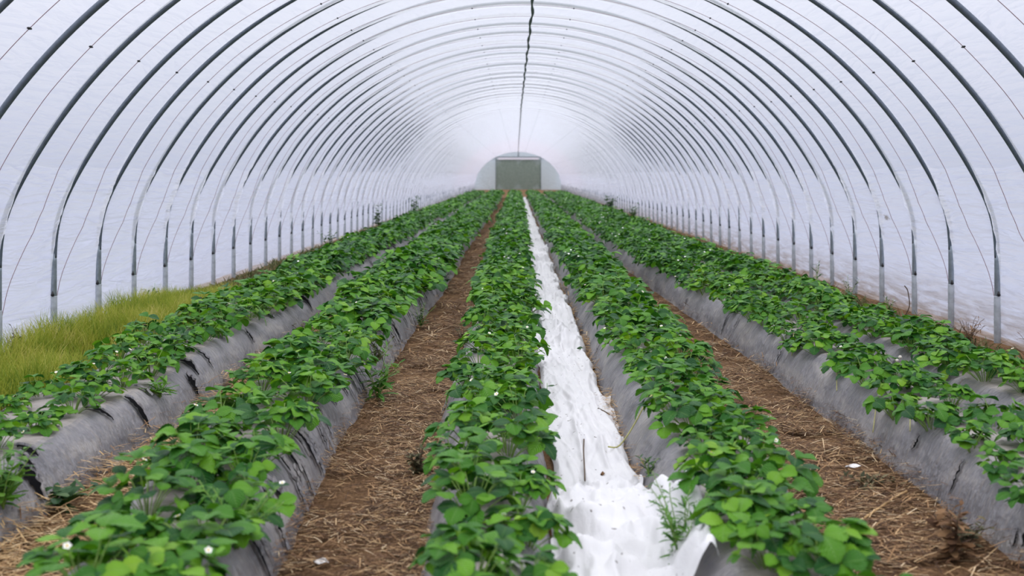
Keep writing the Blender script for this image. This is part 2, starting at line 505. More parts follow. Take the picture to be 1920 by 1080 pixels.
# ground
def ground_h(x, y):
    return 0.03 * fbm(x * 1.7 + 5, y * 1.1, 21, 3) + 0.012 * fbm(x * 9, y * 7, 22, 2)
gx = np.linspace(-4.12, 4.26, 150)
gy = np.concatenate([[-12, -9], np.arange(-6.5, 3.2, 0.4), np.arange(3.4, 14, 0.06), np.arange(14, 30, 0.15), np.arange(30, 110, 0.6), [116]])
GY, GX = np.meshgrid(gy, gx, indexing='ij')
q = QB(); q.grid(np.stack([GX, GY, np.where(np.abs(GX) > 4.5, -0.02, ground_h(GX, GY))], -1)[:, ::-1])
struct(q.obj('floor', M['soil']))

# ------------------------------------------------------------------ planting beds
BED_END = 71.0
BEDS = [  # name of place, left foot, right foot, height
    (-2.78, -1.97, 0.24), (-1.60, -0.92, 0.27), (-0.44, 0.15, 0.26), (0.58, 1.20, 0.26), (1.80, 2.33, 0.28), (2.46, 3.04, 0.25)]
ROW_C = (-0.02, 0.05, 0.02, 0.03, -0.03, 0.0)
ROW_D = (1.3, 1.1, 0.84, 0.94, 0.80, 0.85)
B5 = ([0, 8, 13, 20, 30, 80], [0.0, 0.02, -0.08, -0.2, -0.14, -0.14])
def bed_edges(i, y):
    y = np.asarray(y, float)
    L, R, H = BEDS[i]
    wob = 0.10 * fbm(y * 0.28, y * 0 + i * 7.3, 31, 2)
    off = np.interp(y, *B5) if i >= 4 else {1: np.interp(y, [3.2, 4, 5.6], [0.13, 0.08, 0.0]), 3: np.interp(y, [3.2, 5.5], [-0.07, 0.0])}.get(i, 0.0)
    l = L + off + wob + 0.05 * fbm(y * 1.1, y * 0 + i * 3.7, 33, 2)
    if i == 2: l = l + np.interp(y, [3.5, 5.0, 7.0], [0.12, 0.09, 0.0])
    r = R + off + wob + 0.05 * fbm(y * 1.1, y * 0 + i * 5.9, 34, 2)
    h = H * (1 + 0.22 * fbm(y * 0.5, y * 0 + i * 1.9, 35, 2))
    return l, r, h
def bed_h(i, x, y):
    l, r, h = bed_edges(i, y)
    d = np.minimum(x - l, r - x)
    t = np.clip(d / 0.21, 0, 1)
    e1 = smooth(-2, 2, 0) * 0
    return np.where(d > 0, h * (1 - (1 - t) ** 2.3), 0.0)
def bed_fold(i, t, y):
    f = 0.022 * fbm(y * 7.5 + 2.2 * t, t * 2.0 + i * 9, 41, 3) + 0.012 * fbm(y * 22, t * 2.5 + i * 3, 43, 2)
    return f
def bed_surf(i, x, y):
    l, r, h = bed_edges(i, y)
    t = (x - l) / (r - l)
    return bed_h(i, x, y) + bed_fold(i, t, y) * np.clip(np.minimum(t, 1 - t) / 0.10, 0, 1) * 1.2
def support(x, y):
    g = ground_h(x, y)
    for i in range(6):
        g = np.maximum(g, bed_h(i, x, y))
    return g
BED_WORDS = [
    ('long raised bed in torn grey plastic beside the strip of tall grass', 'bed beside the grass strip'),
    ('long raised bed with slit and torn grey plastic beside the straw path', 'bed with slit plastic'),
    ('long grey plastic bed along the left edge of the white fleece', 'bed left of the white fleece'),
    ('long grey plastic bed along the right edge of the white fleece', 'bed right of the white fleece'),
    ('long raised bed with smooth grey plastic flank right of the brown path', 'smooth-flanked bed right of brown path'),
    ('long raised grey plastic bed nearest the muddy film wall', 'bed along muddy film wall')]
by = np.concatenate([np.arange(2.2, 15, 0.035), np.arange(15, 30, 0.08), np.arange(30, BED_END, 0.25), [BED_END]])
tt = np.concatenate([np.linspace(-0.035, 0.30, 13), np.linspace(0.34, 0.66, 9), np.linspace(0.70, 1.035, 13)])
for i in range(6):
    l, r, h = bed_edges(i, by)
    X = l[:, None] + (r - l)[:, None] * tt[None, :]
    Yb = np.repeat(by[:, None], len(tt), 1)
    Z = bed_h(i, X, Yb)
    fold = bed_fold(i, np.broadcast_to(tt[None, :], Yb.shape), Yb)
    ends = np.clip(np.minimum(tt, 1 - tt) / 0.10, 0, 1)[None, :]
    Z = Z + fold * ends * 1.2
    X = X + fold * np.sign(tt - 0.5)[None, :] * np.abs(2 * tt - 1)[None, :] ** 2 * 0.8
    Z = np.where((tt < 0)[None, :] | (tt > 1)[None, :], -0.035, Z)
    # close the far end down to the soil
    P = np.stack([X, Yb, Z], -1)
    Pend = P[-1:].copy(); Pend[..., 2] = -0.03; Pend[..., 1] += 0.05
    q = QB(); q.grid(np.concatenate([P, Pend], 0)[:, ::-1])
    root = empty('raised_bed', (0, 0, 0))
    root.location = ((BEDS[i][0] + BEDS[i][1]) / 2, 2.2, 0)
    tag(root, BED_WORDS[i][0], 'raised bed', 'raised strawberry beds')
    mo = q.obj('mulch_film', M['mulch'], root)
    mo.matrix_parent_inverse = root.matrix_world.inverted()
    mo.location = -root.location
    # torn slits: dark ragged gashes with a lifted lip
    spec = {0: (46, 1, 0.10, 0.030), 1: (98, 1, 0.085, 0.015), 4: (8, 0, 0.05, 0.012), 5: (6, 0, 0.05, 0.012), 3: (6, 0, 0.04, 0.012), 2: (5, 0, .04, .012)}[i]
    n, side, ln_, wd = spec
    for k in range(n):
        q = QB()
        y = 3.9 + (26 if n > 20 else 10) * rng.random() ** 1.6
        lo = rng.uniform(0.0, 0.06); Ls = ln_ * rng.uniform(0.5, 1.7); ws = wd * rng.uniform(0.5, 1.5)
        if i == 0: lo = rng.uniform(0.02, 0.2)
        sk = rng.uniform(-0.06, 0.25) * (1 if i == 1 else 1.6)
        v = np.linspace(0, 1, 14)
        l1, r1, h1 = bed_edges(i, y)
        d = lo + Ls * v
        yc = y + sk * Ls * v + 0.006 * rng.standard_normal(14)
        half = ws * np.sin(PI * np.clip(v, 0.04, 0.96)) ** 0.8 * rng.uniform(0.55, 1.25, 14)
        rows = []
        for sgn in (-1, 0, 1):
            yv = yc + sgn * half
            l2, r2, h2 = bed_edges(i, yv)
            x = (r2 - d) if side else (l2 + d)
            rows.append(np.stack([x + (0.009 if side else -0.009), yv, bed_surf(i, x, yv) + 0.010], -1))
        P = np.stack(rows, 1)
        q.grid(P, 0)
        lip = P[:, 2, :] + np.array([0.006 if side else -0.006, 0.012, 0.006])
        q.grid(np.stack([P[:, 2, :], (P[:, 2, :] + lip) / 2 + [0, 0, 0.006], lip], 1), 1)
        so = q.obj('torn_slit', [M['black'], M['mulch']], root)
        so['label'] = 'dark ragged slit torn in the plastic'
        so.location = -root.location

# ------------------------------------------------------------------ steel hoops
def hoop_meshes():
    a = QB()
    js = np.nonzero(SH > 0.72)[0]
    a.tube(np.stack([SP[js, 0], np.zeros(len(js)), SP[js, 1]], 1), 0.024, 10)
    arch = a.mesh('arch', M['hoop'])
    out = [arch]
    for s in (-1, 1):
        p = QB()
        z = np.array([-0.1, 0.38, 0.385, 0.70, 0.76])
        p.tube(np.stack([np.full(5, s * W), np.zeros(5), z], 1), np.array([0.023, 0.023, 0.025, 0.025, 0.025]), 12)
        pm = p.mesh('post', M['post'])
        sl = QB()
        z = np.array([-0.12, 0.0, 0.395, 0.40])
        sl.tube(np.stack([np.full(4, s * W), np.zeros(4), z], 1), np.array([0.0285, 0.0285, 0.0285, 0.027]), 12)
        sm = sl.mesh('post_sleeve', M['sleeve'])
        bo = QB()
        bo.tube([[s * W, -0.034, 0.41], [s * W, -0.026, 0.41]], [0.013, 0.013], 6)
        bo.tube([[s * W, -0.028, 0.405], [s * W, -0.024, 0.44]], [0.017, 0.004], 6)
        bm_ = bo.mesh('bolt', M['bolt'])
        out.append((pm, sm, bm_))
    return out
HM = hoop_meshes()
first_hoop = -3
for k in range(first_hoop, 95):
    y = Y0 + k * BAY + (0.02 * math.sin(k * 2.3))
    r = empty('tunnel_hoop', (CX, y, 0))
    n_seen = k + 3                       # hoops from k = -3 on enter the picture
    if 0 <= n_seen < 14:
        lab = ORD[n_seen] + ' grey steel hoop from the camera carrying the white film tunnel'
    elif k == 94:
        lab = 'last grey steel hoop, framing the end wall with the green net'
    else:
        lab = 'slim grey steel hoop deep in the tunnel, past the fourteenth hoop'
    tag(r, lab, 'tunnel hoop', 'steel hoops of the tunnel')
    link('arch', HM[0], r)
    for pm, sm, bm_ in HM[1:]:
        po = link('post', pm, r)
        s_ = link('post_sleeve', sm, po)
        link('bolt', bm_, po)

# ropes pressing the film down between the hoops
def rope_mesh(sag=0.0):
    js = np.nonzero(SH > 0.30)[0]
    u = np.interp(SH[js], [0, 0.3, 0.6, 0.95, 1.4, 2.0, 3.7], [0.03, 0.05, 0.13, 0.27, 0.38, U_ROPE, U_ROPE])
    d = (bulge(SH[js]) + sag * smooth(1.4, 2.0, SH[js])) * prof(u) - 0.027 + 0.002
    P = np.stack([SP[js, 0] + SN[js, 0] * d, u * BAY, SP[js, 1] + SN[js, 1] * d], 1)
    q = QB(); q.tube(P, 0.0026, 5)
    clips = []
    for f in (0.30, 0.38, 0.46, 0.54, 0.62, 0.70):
        j = int(len(P) * f)
        c = QB(); c.tube([P[j] + [0, -0.03, 0], P[j], P[j] + [0, 0.03, 0.0]], [0.006, 0.010, 0.005], 6)
        clips.append(c.mesh('clip', M['bolt']))
    return q.mesh('cover_rope', M['rope']), clips
RM, RCL = rope_mesh()
RM2, RCL2 = rope_mesh(SAG)
for k in range(-3, 94):
    o = link('cover_rope', RM if k < 25 else RM2)
    o.location = (CX, Y0 + k * BAY, 0)
    if k < 9: lab = 'thin cord pressing the film behind the %s hoop from the camera' % ORD[k + 3]
    else: lab = 'thin cord across the film deep in the tunnel, past the twelfth hoop'
    tag(o, lab, 'rope', 'cords holding down the film')
    for cm in (RCL if k < 25 else RCL2):
        link('clip', cm, o)

# ridge line
ry = np.arange(Y_BACK + 0.3, Y_END - 0.1, BAY / 5)
rx = 0.10 + np.interp(ry, [0, 15, 35, 110], [0.10, 0.085, 0.02, -0.03]) + 0.008 * np.sin(ry * 2 * PI / BAY * 0.5) + 0.012 * fbm(ry * 0.8, ry * 0, 51, 2)
rz = ARC_C + ARC_R - 0.135 - 0.01 * np.abs(np.sin(ry * PI / BAY))
q = QB(); q.tube(np.stack([rx, ry, rz], 1), 0.017 + 0.005 * np.sin(ry * 2 * PI / BAY), 8)
tag(q.obj('ridge_cord', M['purlin']), 'dark green twisted line running along the crown of the tunnel', 'ridge line')

# ------------------------------------------------------------------ far end wall
def arch_half(z):
    z = np.asarray(z, float)
    return np.where(z < KNEE, W, np.sqrt(np.clip(ARC_R ** 2 - (z - ARC_C) ** 2, 0, None)))
NX0, NX1, NZ1 = -1.98, 2.16, 2.80
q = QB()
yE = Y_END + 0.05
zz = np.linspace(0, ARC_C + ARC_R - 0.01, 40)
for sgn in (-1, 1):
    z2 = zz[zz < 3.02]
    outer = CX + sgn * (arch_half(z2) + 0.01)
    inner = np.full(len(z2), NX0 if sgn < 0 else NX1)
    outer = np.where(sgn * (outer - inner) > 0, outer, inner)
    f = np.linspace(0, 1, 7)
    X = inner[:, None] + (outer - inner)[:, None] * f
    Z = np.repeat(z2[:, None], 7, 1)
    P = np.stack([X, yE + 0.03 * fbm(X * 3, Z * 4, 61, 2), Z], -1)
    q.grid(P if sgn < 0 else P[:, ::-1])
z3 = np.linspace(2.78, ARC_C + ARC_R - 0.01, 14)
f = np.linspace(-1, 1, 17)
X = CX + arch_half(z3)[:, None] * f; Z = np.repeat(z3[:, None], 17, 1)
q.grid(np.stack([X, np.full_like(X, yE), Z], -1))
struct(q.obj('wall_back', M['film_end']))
q = QB()
q.tube([[NX0 - 0.35, Y_END - 0.02, 3.04], [NX1 + 0.35, Y_END - 0.02, 3.04]], 0.035, 8)
q.tube([[CX + 0.02, Y_END - 0.02, 3.04], [CX + 0.02, Y_END - 0.02, 3.60]], 0.035, 8)
q.tube([[NX0, Y_END + 0.02, -0.05], [NX0, Y_END + 0.02, 3.0]], 0.03, 8)
q.tube([[NX1, Y_END + 0.02, -0.05], [NX1, Y_END + 0.02, 3.0]], 0.03, 8)
struct(q.obj('trim_1', M['frame']))
net = empty('shade_net_curtain', ((NX0 + NX1) / 2, Y_END - 0.06, 0))
tag(net, 'green grey shade net curtain hanging in the far end doorway', 'net curtain')
q = QB()
nz = np.linspace(0.02, NZ1, 60); nf = np.linspace(-1, 1, 30)
half = (NX1 - NX0) / 2 + 0.03 * np.sin(nz * 16)
X = half[:, None] * nf; Z = np.repeat(nz[:, None], 30, 1)
q.grid(np.stack([X, 0.03 * np.sin(X * 5 + Z), Z], -1))
q.obj('net', M['net'], net)
q = QB(); q.box((0, -0.03, 2.89), (3.75, 0.05, 0.19))
q.obj('header_batten', M['batten'], net, False)['label'] = 'pale batten along the top of the net'

# ------------------------------------------------------------------ leaves and strawberry plants
def leaflets(base, head, up, L, Wd, fold, droop, nu, nv, serr=0.085):
    """N leaflets as grids: base (N,3), heading unit, up unit; returns verts, quads, uv"""
    N = len(base)
    right = np.cross(head, up); right /= np.linalg.norm(right, axis=1, keepdims=True) + 1e-9
    up = np.cross(right, head)
    v = np.linspace(0.0, 1, nv + 1); u = np.linspace(-1, 1, nu + 1)
    sh = np.sin(PI * np.clip(v, 0.02, 0.955) ** 1.22) ** 0.60
    if nv >= 6:
        sh = sh * (1 + serr * np.where(np.arange(nv + 1) % 2 == 0, -1, 1))
    sh[0] = 0.08
    if nv < 4: sh = np.maximum(sh, 0.12)
    x = u[None, None, :] * sh[None, :, None] * (Wd / 2)[:, None, None]
    yv = np.broadcast_to(L[:, None, None] * v[None, :, None], x.shape)
    yv = yv - 0.10 * L[:, None, None] * (u[None, None, :] ** 2) * (v[None, :, None] ** 3) * 0.6
    z = fold[:, None, None] * np.abs(x) - droop[:, None, None] * L[:, None, None] * v[None, :, None] ** 2 \
        - 0.55 * np.abs(x) ** 2 / (Wd[:, None, None] + 1e-6)
    P = base[:, None, None, :] + x[..., None] * right[:, None, None, :] + yv[..., None] * head[:, None, None, :] + z[..., None] * up[:, None, None, :]
    idx = np.arange((nv + 1) * (nu + 1)).reshape(nv + 1, nu + 1)
    q1 = np.stack([idx[:-1, :-1], idx[:-1, 1:], idx[1:, 1:], idx[1:, :-1]], -1).reshape(-1, 4)
    Q = (q1[None] + (np.arange(N) * (nv + 1) * (nu + 1))[:, None, None]).reshape(-1, 4)
    uvv = np.stack(np.meshgrid(v, (u + 1) / 2, indexing='ij')[::-1], -1).reshape(-1, 2)
    return P.reshape(-1, 3), Q, np.tile(uvv, (N, 1))

def unit(a):
    return a / (np.linalg.norm(a, axis=-1, keepdims=True) + 1e-9)

def plant_leaves(r_, nl, reach=0.19, top=0.19, size=1.0):
    """random leaves of one plant: dict of leaflet arrays and petiole ends"""
    phi = r_.uniform(0, 2 * PI, nl) if nl < 8 else (np.arange(nl) * 2.39996 + r_.uniform(0, .8, nl))
    rr = reach * np.sqrt(r_.uniform(0.03, 1, nl))
    z = top * (1.0 - 0.50 * (rr / reach) ** 2) + r_.normal(0, 0.022, nl)
    z = np.clip(z, 0.05, None)
    tip = np.stack([rr * np.cos(phi), rr * np.sin(phi), z], 1)
    tilt = np.clip(0.05 + 0.42 * rr / reach + r_.normal(0, 0.25, nl), -0.35, 0.95)
    ph2 = phi + r_.normal(0, 0.4, nl)
    n = np.stack([np.sin(tilt) * np.cos(ph2), np.sin(tilt) * np.sin(ph2), np.cos(tilt)], 1)
    h0 = np.stack([np.cos(ph2), np.sin(ph2), np.zeros(nl)], 1)
    h0 = unit(h0 - n * np.sum(h0 * n, 1, keepdims=True))
    s0 = np.cross(n, h0)
    L = size * r_.uniform(0.056, 0.096, nl)
    out = []
    for da, sc in ((0.0, 1.0), (1.35, 0.95), (-1.35, 0.95)):
        a = da + r_.normal(0, 0.12, nl)
        hd = h0 * np.cos(a)[:, None] + s0 * np.sin(a)[:, None]
        lift = r_.uniform(0.10, 0.65, nl)
        hd2 = unit(hd + n * lift[:, None])
        up = unit(n - hd * lift[:, None])
        out.append((tip + hd * 0.006, hd2, up, L * sc, L * sc * r_.uniform(0.90, 1.12, nl), r_.uniform(0.15, 0.7, nl), r_.uniform(0.15, 0.75, nl)))
    cat = [np.concatenate([o[k] for o in out]) for k in range(7)]
    return cat, tip

def stems_mesh(qb, tip, r_, mat=0, rad=0.0026, seg=4):
    for p in tip:
        b = np.array([p[0] * 0.12, p[1] * 0.12, -0.02])
        mid = np.array([p[0] * 0.45, p[1] * 0.45, p[2] * 0.62]) + r_.normal(0, 0.006, 3)
        t = np.linspace(0, 1, 5)[:, None]
        c = (1 - t) ** 2 * b + 2 * t * (1 - t) * mid + t ** 2 * p
        qb.tube(c, rad, seg, mat, caps=False)

def flower_meshes():
    q = QB()
    for k in range(5):
        a = k * 2 * PI / 5
        t = np.linspace(0, 1, 4); u = np.linspace(-1, 1, 4)
        wdt = 0.0085 * np.sin(PI * np.clip(t * 0.8 + 0.15, 0, 0.93)) ** 0.8
        X = 0.003 + 0.0165 * t[:, None] + 0 * u[None, :]
        Y = wdt[:, None] * u[None, :]
        Z = 0.004 * t[:, None] ** 2 + 0.002 * u[None, :] ** 2
        P = np.stack([X * math.cos(a) - Y * math.sin(a), X * math.sin(a) + Y * math.cos(a), Z], -1)
        q.grid(P)
    c = QB()
    a = np.linspace(0, 2 * PI, 8, endpoint=False)
    rows = [(0.0066, 0.0), (0.006, 0.003), (0.004, 0.0055), (0.0005, 0.0065)]
    P = np.stack([np.stack([r * np.cos(a), r * np.sin(a), np.full(8, z)], -1) for r, z in rows])
    c.grid(P, closed_u=True)
    return q.mesh('flower', M['petal']), c.mesh('flower_centre', M['yolk'])
FLM, FCM = flower_meshes()

NV = 12
VAR = []
for v in range(NV):
    r_ = np.random.default_rng(100 + v)
    nl = int(r_.integers(17, 25))
    cat, tip = plant_leaves(r_, nl, reach=r_.uniform(0.155, 0.20), top=r_.uniform(0.15, 0.195))
    q = QB(); P, Q, uv = leaflets(*cat, 4, 12); q.add(P, Q, 0, uv)
    s = QB(); stems_mesh(s, tip, r_)
    VAR.append((q.mesh('foliage', M['leaf']), s.mesh('stems', M['stem']), cat, tip))

def fleece_edges(y):
    y = np.asarray(y, float)
    c = 0.345 + 0.05 * fbm(y * 0.35, y * 0 + 3.3, 71, 2)
    left = c - 0.20 - 0.07 * fbm(y * 1.9, y * 0 + 1.1, 72, 3) - 0.02 * smooth(5.3, 4.6, y)
    right = c + 0.19 + 0.09 * fbm(y * 2.1, y * 0 + 8.1, 73, 3) + 0.09 * smooth(5.1, 4.55, y) - 0.02 * smooth(20, 40, y)
    return left, right

# every plant position
pl = []
for i in range(6):
    for row in (0, 1):
        y = 2.75 + rng.uniform(0, 0.2)
        while y < BED_END - 0.3:
            l, r, h = bed_edges(i, y)
            x = (l + r) / 2 + ROW_C[i] + (-1 if row == 0 else 1) * ROW_D[i] * float(np.interp(y, [3, 6, 12], [0.105, 0.12, 0.145])) + rng.normal(0, 0.025)
            sc = rng.uniform(0.78, 1.15) * float(np.interp(y, [3, 6, 12, 30], [0.80, 0.86, 1.08, 1.15]))
            if i in (0,) and y < 9: sc *= rng.uniform(0.75, 1.0)
            sc *= (0.92, 1.0, 0.92, 0.95, 0.76, 0.84)[i]
            if i == 3 and row == 0 and y < 3.2:
                y += 0.3; continue
            if not ((i in (2, 4, 5) and rng.random() < 0.06 and y < 14)):
                pl.append([i, row, float(x), float(y), float(bed_h(i, x, y)), float(sc)])
            dens = 0.37 if y < 10 else (0.30 if y < 30 else 0.27)
            y += dens * rng.uniform(0.85, 1.15)
def in_view(p):
    u, v = px(p[2], p[3], p[4] + 0.12)
    m = 0.12 * F_PX / p[3]
    return -m < u < 1920 + m and v < 1080 + m
vis = sorted([p for p in pl if in_view(p)], key=lambda p: p[3])
near, far = vis[:300], vis[300:]
near_id = {id(p) for p in near}
rest = [p for p in pl if id(p) not in near_id]
ROWS = ['left row', 'right row']
count = {}
for p in near:
    i, row, x, y, z, sc = p
    key = (i, row)
    n = count.get(key, 0); count[key] = n + 1
    v = int(rng.integers(0, NV))
    fo, st, cat, tip = VAR[v]
    nfl = int(rng.choice([0, 0, 0, 1, 1, 2]))
    root = empty('strawberry_plant', (x, y, z - 0.01), rng.uniform(0, 2 * PI))
    root.scale = (sc, sc, sc * rng.uniform(0.9, 1.08))
    lab = '%s strawberry plant from near end, %s of %s' % (ORD[n], ROWS[row], BED_WORDS[i][1])
    tag(root, lab, 'strawberry plant', 'strawberry plants in the raised beds')
    link('foliage', fo, root)
    link('stems', st, root)
    for k in range(nfl):
        a = rng.uniform(0, 2 * PI); rr = rng.uniform(0.06, 0.19)
        f = link('flower', FLM, root)
        f.location = (rr * math.cos(a), rr * math.sin(a), rng.uniform(0.12, 0.20))
        f.rotation_euler = (rng.uniform(-0.7, 0.7), rng.uniform(-0.7, 0.7), a)
        f.scale = (0.68,) * 3
        link('flower_centre', FCM, f)

def mass(plants, name, lab):
    qb = QB()
    groups = {'mid': [], 'low': []}
    for p in plants:
        i, row, x, y, z, sc = p
        v = VAR[int(rng.integers(0, NV))]
        cat = v[2]
        a = rng.uniform(0, 2 * PI); ca, sa = math.cos(a), math.sin(a)
        Rm = np.array([[ca, sa, 0], [-sa, ca, 0], [0, 0, 1.0]])
        big = 1.0 if y < 30 else 1.25
        step = 1 if y < 30 else 2
        n3 = len(cat[0]) // 3
        sel = np.concatenate([np.arange(0, n3, step) + k * n3 for k in range(3)]) if step > 1 else np.arange(len(cat[0]))
        base = cat[0][sel] @ Rm * sc + np.array([x, y, z])
        groups['mid' if y < 24 else 'low'].append((base, cat[1][sel] @ Rm, cat[2][sel] @ Rm, cat[3][sel] * sc * big, cat[4][sel] * sc * big, cat[5][sel], cat[6][sel]))
        if rng.random() < 0.25:
            for k in range(int(rng.integers(1, 3))):
                aa = rng.uniform(0, 2 * PI); rr = rng.uniform(0.03, 0.18)
                c = np.array([x + rr * math.cos(aa), y + rr * math.sin(aa), z + rng.uniform(0.14, 0.22)])
                s_ = 0.0135
                tl = rng.uniform(-0.6, 0.6)
                t8 = np.linspace(0, 2 * PI, 6, endpoint=False)
                ring = np.stack([s_ * np.cos(t8), s_ * np.sin(t8), tl * s_ * np.sin(t8)], -1) + c
                inner = (ring - c) * 0.2 + c - [0, 0, 0.004]
                qb.grid(np.stack([inner, ring]), 1, closed_u=True)
    for key, (nu, nv) in (('mid', (2, 5)), ('low', (2, 2))):
        if groups[key]:
            cat = [np.concatenate([g[k] for g in groups[key]]) for k in range(7)]
            P, Q, uv = leaflets(*cat, nu, nv)
            qb.add(P, Q, 0, uv)
    o = qb.obj(name, [M['leaf'], M['petal']])
    o['kind'] = 'stuff'
    tag(o, lab, 'strawberry plants')
    return o
mass(rest, 'strawberry_plants', 'green mass of strawberry plants carpeting the beds deep into the tunnel')

# ------------------------------------------------------------------ white fleece
fy = np.concatenate([np.arange(3.55, 11, 0.02), np.arange(11, 22, 0.05), np.arange(22, BED_END - 1, 0.2)])
fv = np.linspace(-1, 1, 64)
lft, rgt = fleece_edges(fy)
X = (lft + rgt)[:, None] / 2 + (rgt - lft)[:, None] / 2 * fv[None, :]
Yf = np.repeat(fy[:, None], len(fv), 1)
sup = support(X, Yf)
def ridged(a, b, seed):
    return 1 - np.abs(fbm(a, b, seed, 2)) * 4.0
near_w = smooth(5.3, 4.7, Yf)
wx_ = X + 0.05 * fbm(Yf * 1.6, X * 4, 87, 2); wy_ = Yf + 0.25 * fbm(Yf * 1.2 + 4, X * 6, 88, 2)
f1 = np.clip(ridged(wx_ * 11, wy_ * 0.7, 81), -0.3, 1) * 0.024
f2 = np.clip(ridged(wx_ * 24 + 2.2 * wy_, wy_ * 1.3, 82), -0.3, 1) * 0.009 + np.clip(ridged(wx_ * 15 - 3.0 * wy_, wy_ * 1.1, 84), -0.2, 1) * 0.010
f3 = np.clip(ridged(X * 7.0 + 3 * fbm(Yf * 2, X * 5, 89, 2), wy_ * 4.2, 83), 0, 1) * 0.030 * (0.15 + smooth(8.4, 9.2, Yf))
blob = np.zeros_like(X)
for (bx, byy, sx, sy, hh) in ((0.40, 9.35, 0.10, 0.16, 0.12), (0.33, 10.3, 0.14, 0.2, 0.08), (0.42, 11.2, 0.13, 0.22, 0.10), (0.36, 12.6, 0.15, 0.25, 0.08),
                              (0.3, 14.2, 0.14, 0.3, 0.07), (0.36, 16.5, 0.15, 0.35, 0.09), (0.33, 19.5, 0.14, 0.5, 0.08),
                              (0.30, 4.55, 0.16, 0.22, 0.06), (0.55, 4.25, 0.10, 0.25, 0.06), (0.28, 4.0, 0.12, 0.15, 0.07)):
    blob += hh * np.exp(-((X - bx) / sx) ** 2 - ((Yf - byy) / sy) ** 2)
f4 = (np.clip(ridged(X * 4.2 + Yf * 2.2, Yf * 3.2 - X * 2, 86), 0, 1) * 0.07 + np.clip(ridged(X * 9 - Yf * 4, Yf * 7 + X * 3, 90), 0, 1) * 0.03) * near_w
edge = np.clip((1 - np.abs(fv)) / 0.12, 0, 1)[None, :] ** 0.7
Zf = sup + 0.012 + (0.02 + f1 * (1 - 0.5 * near_w) + f2 + f3 + f4 + blob) * (0.25 + 0.75 * edge)
Zf = np.where(Zf < 0.018, 0.018, Zf)
q = QB(); q.grid(np.stack([X, Yf, Zf], -1)[:, ::-1])
fl = q.obj('fleece_sheet', M['fleece'])
tag(fl, 'long crumpled white fleece sheet lying on the path between two beds', 'fleece cover')

# ------------------------------------------------------------------ straw litter, grass
def straw(n, xr, yr, lens, wid, mat, name, lab, ypow=1.0, lump=0.03, parts=None):
    q = QB()
    jobs = parts or [(n, xr, yr, lens, wid, ypow)]
    for (n, xr, yr, lens, wid, ypow) in jobs:
        x = rng.uniform(*xr, n); y = yr[0] + (yr[1] - yr[0]) * rng.random(n) ** ypow
        s_ = support(x, y)
        ok = (s_ < 0.07) & (rng.random(n) < np.clip(0.62 + 2.6 * fbm(x * 5.5, y * 3.2, 77, 3), 0.10, 1))
        x, y, s_ = x[ok], y[ok], s_[ok]
        k = len(x)
        a = rng.normal(0, 0.75, k); L = rng.uniform(*lens, k) / 2
        dx, dy = np.cos(a) * L, np.sin(a) * L
        tl = rng.normal(0, 0.16, k) * L
        z = s_ + 0.006 + lump * rng.random(k) ** 2
        wx, wy = -np.sin(a) * wid / 2, np.cos(a) * wid / 2
        c = np.stack([x, y, z], -1); d = np.stack([dx, dy, tl], -1); w = np.stack([wx, wy, np.zeros(k)], -1)
        bend = np.stack([np.zeros(k), np.zeros(k), np.abs(rng.normal(0, 0.05, k)) * L], -1)
        P = np.stack([c - d - w, c - d + w, c + bend - w, c + bend + w, c + d - w, c + d + w], 1)
        Q = np.array([[0, 2, 3, 1], [2, 4, 5, 3]])
        q.add(P.reshape(-1, 3), (Q[None] + (np.arange(k) * 6)[:, None, None]).reshape(-1, 4))
    o = q.obj(name, mat)
    o['kind'] = 'stuff'
    tag(o, lab, 'straw')
straw(0, 0, 0, 0, 0, M['straw'], 'straw_litter', 'brown straw litter strewn over the bare walking path left of centre', parts=[
    (38000, (-1.05, -0.30), (3.6, 9), (0.012, 0.085), 0.0036, 1.0), (9000, (-1.1, -0.35), (9, 20), (0.04, 0.15), 0.007, 1.0), (5000, (-1.1, -0.35), (20, 60), (0.08, 0.25), 0.014, 1.0)])
straw(0, 0, 0, 0, 0, M['straw'], 'straw_litter', 'brown straw litter strewn over the path beside the smooth-flanked bed', parts=[
    (28000, (1.1, 1.9), (3.6, 9), (0.015, 0.11), 0.0038, 1.0), (6000, (1.1, 1.9), (9, 20), (0.04, 0.15), 0.007, 1.0), (3000, (1.0, 1.8), (20, 60), (0.08, 0.25), 0.014, 1.0)])
straw(0, 0, 0, 0, 0, M['gold'], 'straw_litter', 'golden straw packed in the narrow gap beside the grass side bed', lump=0.06, parts=[
    (12000, (-2.0, -1.52), (3.8, 9), (0.04, 0.15), 0.005, 1.0), (5000, (-2.0, -1.5), (9, 25), (0.05, 0.15), 0.008, 1.0)])
straw(0, 0, 0, 0, 0, M['gold'], 'straw_litter', 'golden straw showing between the white fleece and the bed right of it', lump=0.03, parts=[
    (6000, (0.46, 0.66), (4.6, 10), (0.04, 0.13), 0.005, 1.0), (3000, (0.46, 0.64), (10, 22), (0.05, 0.15), 0.008, 1.0)])
straw(0, 0, 0, 0, 0, M['straw'], 'straw_litter', 'brown straw scraps in the gap before the bed along the muddy wall', lump=0.04, parts=[
    (3000, (2.25, 2.6), (5, 12), (0.04, 0.13), 0.006, 1.0), (2500, (2.95, 3.85), (6, 14), (0.04, 0.15), 0.007, 1.0), (3500, (-3.85, -2.6), (5, 14), (0.04, 0.15), 0.006, 1.0)])

